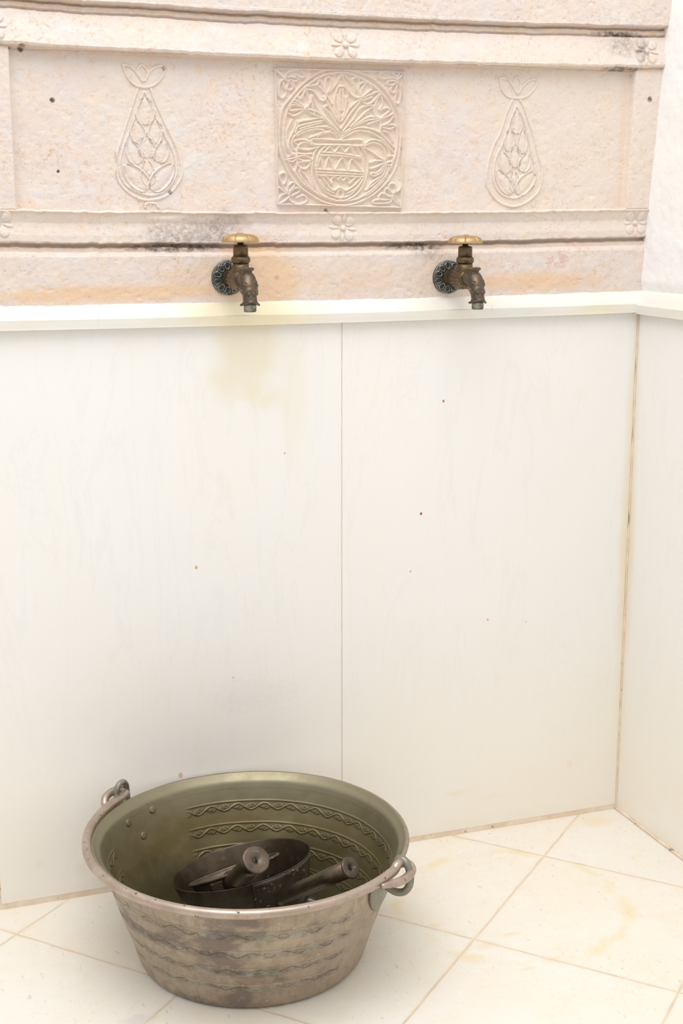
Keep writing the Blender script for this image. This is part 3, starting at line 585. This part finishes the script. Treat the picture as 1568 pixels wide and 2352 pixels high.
    link('nozzle', mesh(*lathe([(.0070, 0), (.0082, -.004), (.0080, -.0105), (.0072, -.0115), (.0060, -.0115), (.0058, -.004)], 36, frame((bx*.5, -.0975, -.0275), (0, 0, 1)))), VERD, root)
    return root
make_tap(-.1625, .8635, 'left bronze animal-head tap with a gold lobed wheel, set in rust-stained stone', .2)
make_tap(.1585, .8590, 'right bronze animal-head tap with a gold lobed wheel, nearer the white plaster corner', .35)

# ================= copper bowl =================
BC = Vector((-.204, -.2155, 0))
bowl = empty('copper_bowl', BC); tag(bowl, 'large tinned copper bowl with engraved vine bands and a bail handle, standing on the floor', 'bowl')
OUTP = [(0.0, .0012), (.10, .0008), (.136, .0), (.1435, .0022), (.1485, .0085), (.1530, .022), (.1605, .046), (.1690, .070), (.1755, .090), (.1845, .118), (.1915, .140), (.1935, .147), (.1955, .151), (.2030, .1555), (.2065, .1585), (.2068, .1612), (.2045, .1632)]
INP = [(.2020, .1628), (.1985, .1590), (.1930, .1535), (.1905, .147), (.1885, .140), (.1818, .118), (.1725, .090), (.1660, .070), (.1575, .046), (.1500, .022), (.1445, .009), (.139, .0048), (.130, .0038), (.09, .0036), (0.0, .0036)]
BANDS = [(.1195, .0064), (.0905, .0062), (.0625, .006), (.0355, .0056)]
def resample(p, n):
    q = np.array([a for a in crom(p, 10)]); q[:, 0] = np.maximum(q[:, 0], 0); d = np.r_[0, np.cumsum(np.hypot(*np.diff(q, axis=0).T))]; s = np.linspace(0, d[-1], n)
    return np.stack([np.interp(s, d, q[:, 0]), np.interp(s, d, q[:, 1])], 1)
ro = resample(OUTP, 330); ri = resample(INP, 330)
NT = 1500; TH = np.linspace(-np.pi, np.pi, NT, endpoint=False)
def oval(t): return 1+.008*np.cos(2*(t-math.radians(100)))+.004*np.cos(3*(t-math.radians(150)))
def vine(T, Zs, rad, ins):
    h = np.zeros_like(T); gro = np.zeros_like(T)
    for bz, amp in BANDS:
        r0 = np.interp(bz, [.0, .15], [.148, .19]); N = round(2*np.pi*r0/.038)
        u = T*N+bz*400; t = (Zs-bz)/amp
        inb = np.abs(t) < 1.6
        c = np.sin(u); slope = np.abs(np.cos(u))
        d = np.abs(t-.62*c)/np.sqrt(1+(.62*np.cos(u)*N/r0*amp)**2)       # distance to stem in band units
        stem = np.exp(-(d/.12)**2); halo = np.exp(-((d-.26)/.09)**2)
        # one leaf in each pocket of the wave
        k = np.floor(u/np.pi); uc = (k+.5)*np.pi; sg = np.where(k % 2 == 0, 1, -1)
        lu = (u-uc)/1.15; lt = (t+sg*.10*1-sg*.12*np.sin(lu*2))/.40
        e = np.sqrt(lu**2+lt**2); leaf = np.exp(-((e-.85)/.17)**2)*.8; core = np.exp(-(e/.5)**2)*.9
        edge = np.exp(-((t-1.18)/.10)**2)*.8
        v = np.maximum.reduce([stem, leaf, core*.8, edge])*inb
        h = np.maximum(h, v); gro = np.maximum(gro, (np.maximum.reduce([halo*.9, np.exp(-((e-1.25)/.16)**2)*.8*(np.abs(t) < 1.1), edge*.3, .22*(np.abs(t) < 1.05)])*(1-stem) if ins else np.maximum.reduce([stem*1.0, leaf, edge*.3, .25*(np.abs(t) < 1.05)]))*inb)
    a = np.degrees(T)
    fade = np.ones_like(T)
    for c0, wd in ((127, 24), (-46, 17)):
        dd = np.abs((a-c0+180) % 360-180); fade *= sstep(wd-2, wd+3, dd)
    return h*fade, gro*fade
def shell(ring, inside):
    T, I = np.meshgrid(TH, np.arange(len(ring)), indexing='ij'); Rr, Zs = ring[:, 0][I], ring[:, 1][I]
    h, g = vine(T, Zs, Rr, inside); wall_ = sstep(.0, .01, Zs)*1.0
    dent = .0010*snoise(np.cos(T)*.2, Zs+np.sin(T)*.2, .05, 61)
    d = (.0014*h if inside else -.0011*h)
    rr_ = Rr*(1+(oval(T)-1)*np.clip(Zs/.16, 0, 1))+(d if not inside else -d)*1.0+dent*np.clip(Rr/.1, 0, 1)*wall_
    zz_ = Zs+.0012*np.sin(2*T+1)*np.clip(Zs/.16, 0, 1)
    return np.stack([rr_*np.cos(T), rr_*np.sin(T), zz_], -1), g, Rr, Zs
Po, go_, Ro, Zo = shell(ro, False); Pi, gi_, Ri, Zi = shell(ri, True)
P = np.concatenate([Po, Pi], 1)
me, _ = grid_mesh(P, closed_u=True)
attr(me, 'inside', np.concatenate([np.zeros_like(go_), np.ones_like(gi_)], 1))
attr(me, 'groove', np.concatenate([go_, gi_], 1))
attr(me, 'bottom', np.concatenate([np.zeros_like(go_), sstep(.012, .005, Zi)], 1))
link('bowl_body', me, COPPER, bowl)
def pol(a, r, z): return (r*math.cos(math.radians(a)), r*math.sin(math.radians(a)), z)
# bail handle lying on the front half of the rim
body = [pol(a, .2110+.002*math.cos(math.radians(2*(a+105))), .1660+.0015*math.sin(math.radians(a))) for a in np.arange(134, 311, 4)]
startL = [pol(136.5, .2195, .1600), pol(136.2, .2230, .1640), pol(134.6, .2258, .1690), pol(132, .2262, .1715), pol(129, .2240, .1725), pol(127.2, .2190, .1720), pol(127.2, .2140, .1690), pol(130.5, .2110, .1665)]
endR = [pol(312, .2110, .1690), pol(314, .2135, .1690), pol(316, .2185, .1650), pol(315.5, .2245, .1610), pol(312.5, .2270, .1590), pol(308, .2260, .1590), pol(303.5, .2230, .1610), pol(299, .2200, .1640)]
path = crom(startL+body+endR, 5); L = len(path)
rad = [.0061]*L
for i in range(L):
    s = i/5.; e = (L-1-i)/5.
    rad[i] = .0061-.0010*max(0, 1-s/8)-.0008*max(0, 1-e/8)-(.0010*(s < .5))-(.0025*max(0, 1-e/1.5))
link('bail_handle', mesh(*tube(path, rad, 20)), BAIL, bowl)
# lugs: strap ring over the rim + plate riveted to the wall
def lug(a, ztop, plate_a):
    ca = Vector(pol(a, 1, 0)); tn = Vector((-ca.y, ca.x, 0))
    if ztop > .18:
        pts = [ca*.2135+tn*.0105*math.cos(math.radians(q))+Vector((0, 0, ztop-.0155+.0120*math.sin(math.radians(q)))) for q in np.linspace(0, 180, 12)]
        pts = [ca*.2030+tn*.0130+Vector((0, 0, .142)), ca*.2125+tn*.0118+Vector((0, 0, .156))]+pts+[ca*.2125-tn*.0118+Vector((0, 0, .156)), ca*.2030-tn*.0130+Vector((0, 0, .142))]
    else:
        pts = [ca*r+tn*s+Vector((0, 0, z)) for r, s, z in ((.2040, .004, .1640), (.2080, .004, .1715), (.2150, .003, .1735), (.2220, .001, .1680), (.2265, -.001, .1560), (.2255, -.002, .1430), (.2190, -.003, .1340), (.2080, -.004, .1320), (.1960, -.004, .1370))]
    lg = link('lug', mesh(*tube(crom(pts, 4), .0040 if ztop > .18 else .0048, 14)), TEAL, bowl)
    # shield plate following the outer wall
    U, Vv = np.meshgrid(np.linspace(-1, 1, 24), np.linspace(0, 1, 30), indexing='ij')
    z = .150-.052*Vv; hw = 11.0*(1-Vv**2.2)+1.0; ang = np.radians(a+U*hw)
    r = np.interp(z, [p[1] for p in OUTP[2:]], [p[0] for p in OUTP[2:]])*(1+(oval(ang)-1)*z/.16)+.0022
    top = np.stack([r*np.cos(ang), r*np.sin(ang), z], -1)
    me, _ = grid_mesh(top); pl = link('lug_plate', me, TEAL, lg); s = pl.modifiers.new('thick', 'SOLIDIFY'); s.thickness = .003; s.offset = 0
    return lg
lL = lug(129.3, .1900, 0); lR = lug(-46.5, .1750, 0)
def rivet(a, z, inside, parent):
    tab = INP if inside else OUTP; zz_ = [p[1] for p in tab]; rr_ = [p[0] for p in tab]
    if inside: zz_, rr_ = zz_[::-1][4:], rr_[::-1][4:]
    else: zz_, rr_ = zz_[2:], rr_[2:]
    r = float(np.interp(z, zz_, rr_))*(1+(float(oval(math.radians(a)))-1)*z/.16)
    nrm = Vector(pol(a, -1 if inside else 1, .34 if inside else -.34)).normalized()
    off = .0002 if inside else .0025
    M = frame(Vector(pol(a, r, z))+nrm*off, nrm)
    link('rivet', mesh(*lathe([(.0054, -.001), (.0054, .0002), (.0050, .0007), (.003, .0009), (.0004, .0009)], 28, M)), OLIVE, parent)
for a, z in ((119.5, .140), (134.5, .1400), (127.8, .1140)): rivet(a, z, True, lL)
for a, z in ((-43, .135), (-54, .135), (-48.5, .112)): rivet(a, z, False, lR)
for a, z in ((-43, .135), (-54, .135), (-48.5, .112)): rivet(a, z, True, lR)

# ================= pans in the bowl =================
def shell_lathe(outp, inp, n, M, rad=None): return lathe(outp+inp, n, M, rad)
# big pan
c = Vector((-.2045, -.170, .0988)); nrm = Vector((-.150, .206, .966)).normalized(); M = frame(c, nrm, (1, -.2, 0))
pan = empty('handled_pan', (-.19, -.19, .02)); tag(pan, 'larger blackened copper pan with a tube handle, tilted directly inside the bowl', 'pan', 'pans in the bowl')
Pi_ = Matrix.Translation(-pan.location)
R = .0945
outp = [(0.0005, -.072), (.066, -.072), (.073, -.069), (.078, -.060), (.086, -.030), (.0915, -.010), (R, 0)]
inp = [(R-.0009, .0003), (.0902, -.010), (.0847, -.030), (.0767, -.060), (.072, -.0678), (.065, -.0708), (.0005, -.0708)]
link('pan_body', mesh(*shell_lathe([tuple(q) for q in crom(outp, 4)], [tuple(q) for q in crom(inp, 4)], 140, Pi_ @ M)), DARKCU, pan)
def pan_handle(parent, a, b, r0, r1, rc, Mw, plate=None, mat=DARKCU, capmat=DARKCU2):
    a, b = Vector(a), Vector(b); d = (b-a); L = d.length; F_ = Mw @ frame(a, d)
    h = link('handle', mesh(*lathe([(r0*1.25, -.004), (r0*1.02, .003), (r0, .010)]+[(r0+(r1-r0)*t, .010+(L-.012)*t) for t in (.3, .6, 1.)], 40, F_)), mat, parent)
    prof = [(r1*.9, L-.004), (rc*.97, L-.0028), (rc, L-.0012), (rc*.97, L+.0002), (rc*.86, L+.0003), (rc*.6, L+.0002), (rc*.34, L-.0002), (rc*.20, L-.0018), (.0004, L-.0030)]
    link('end_cap', mesh(*lathe(prof, 44, F_, rad=lambda t, i: 1+.012*math.sin(3*t)+.008*math.sin(7*t))), capmat, h)
    sl = lathe([(.0016, L-.0035), (.0014, L+.0006), (.0003, L+.0008)], 10, F_ @ Matrix.Diagonal((.6, 2.2, 1, 1))); link('tang', mesh(*sl), BLACK, h)
    return h
junc = Vector((-.1765, -.2540, .0860)); tip = Vector((-.1150, -.3500, .1640))
pan_handle(pan, junc, tip, .0098, .0112, .0138, Pi_)
# riveted mounting plate, following the pan wall
def wall_plate(M, rfun, a0, a1, z0, z1, parent, mat, name='mounting_plate', thick=.0016):
    U, Vv = np.meshgrid(np.radians(np.linspace(a0, a1, 40)), np.linspace(z0, z1, 16), indexing='ij')
    uu = (U-U.min())/(U.max()-U.min())*2-1
    Vv = z1+(Vv-z1)*(1-.16*np.abs(uu)**6)
    r = rfun(Vv)+.0012
    Pp = np.stack([r*np.cos(U), r*np.sin(U), Vv], -1)
    A_ = np.array(M); Pp = Pp @ A_[:3, :3].T + A_[:3, 3]
    me, _ = grid_mesh(Pp); o = link(name, me, mat, parent); s = o.modifiers.new('thick', 'SOLIDIFY'); s.thickness = thick; s.offset = 0; return o
bigr = lambda z: np.interp(z, [q[1] for q in outp[1:]], [q[0] for q in outp[1:]])
lj = M.inverted() @ junc; aj = math.degrees(math.atan2(lj.y, lj.x))
pl = wall_plate(Pi_ @ M, bigr, aj-24, aj+46, -.066, -.0015, pan, PATCHY)
for da, zz in ((-15, -.012), (-15, -.048), (28, -.014), (26, -.044)):
    a = math.radians(aj+da); r = float(bigr(zz))+.0018; q = Vector((r*math.cos(a), r*math.sin(a), zz))
    link('rivet', mesh(*lathe([(.0036, -.0005), (.0032, .0010), (.0004, .0018)], 20, Pi_ @ M @ frame(q, (math.cos(a), math.sin(a), -.2)))), PATCHY, pl)

# small pan nested in the big one
c2 = Vector((-.2190, -.188, .1010)); n2 = Vector((-.185, .435, .88)).normalized(); M2 = frame(c2, n2, (1, 0, .2))
sp_ = empty('handled_pan', (-.215, -.19, .06)); tag(sp_, 'small dark bronze ladle pan with a wire-rolled rim, nested inside the big blackened pan', 'pan', 'pans in the bowl')
Q = Matrix.Translation(-sp_.location)
R2 = .0620
o2 = [(.0005, -.042), (.030, -.0415), (.043, -.036), (.052, -.024), (.0575, -.008), (R2-.002, 0)]
i2 = [(R2-.0032, .0002), (.0560, -.008), (.0505, -.0235), (.042, -.0348), (.030, -.0402), (.0005, -.0406)]
link('pan_body', mesh(*shell_lathe([tuple(q) for q in crom(o2, 4)], [tuple(q) for q in crom(i2, 4)], 120, Q @ M2)), DARKCU2, sp_)
ring = [M2 @ Vector(((R2-.001)*math.cos(t), (R2-.001)*math.sin(t), .0006)) for t in np.linspace(0, 2*math.pi, 96, endpoint=False)]
link('rolled_rim', mesh(*tube([Q @ v for v in ring], .0022, 12, closed=True)), DARKCU2, sp_)
pan_handle(sp_, (-.2335, -.2420, .1150), (-.2215, -.3020, .1700), .0125, .0140, .0178, Q, mat=DARKCU)
r2f = lambda z: np.interp(z, [q[1] for q in o2[1:]], [q[0] for q in o2[1:]])
lj = M2.inverted() @ Vector((-.2335, -.2420, .1150)); aj = math.degrees(math.atan2(lj.y, lj.x))
wall_plate(Q @ M2, r2f, aj-32, aj+32, -.024, -.003, sp_, PATCHY)
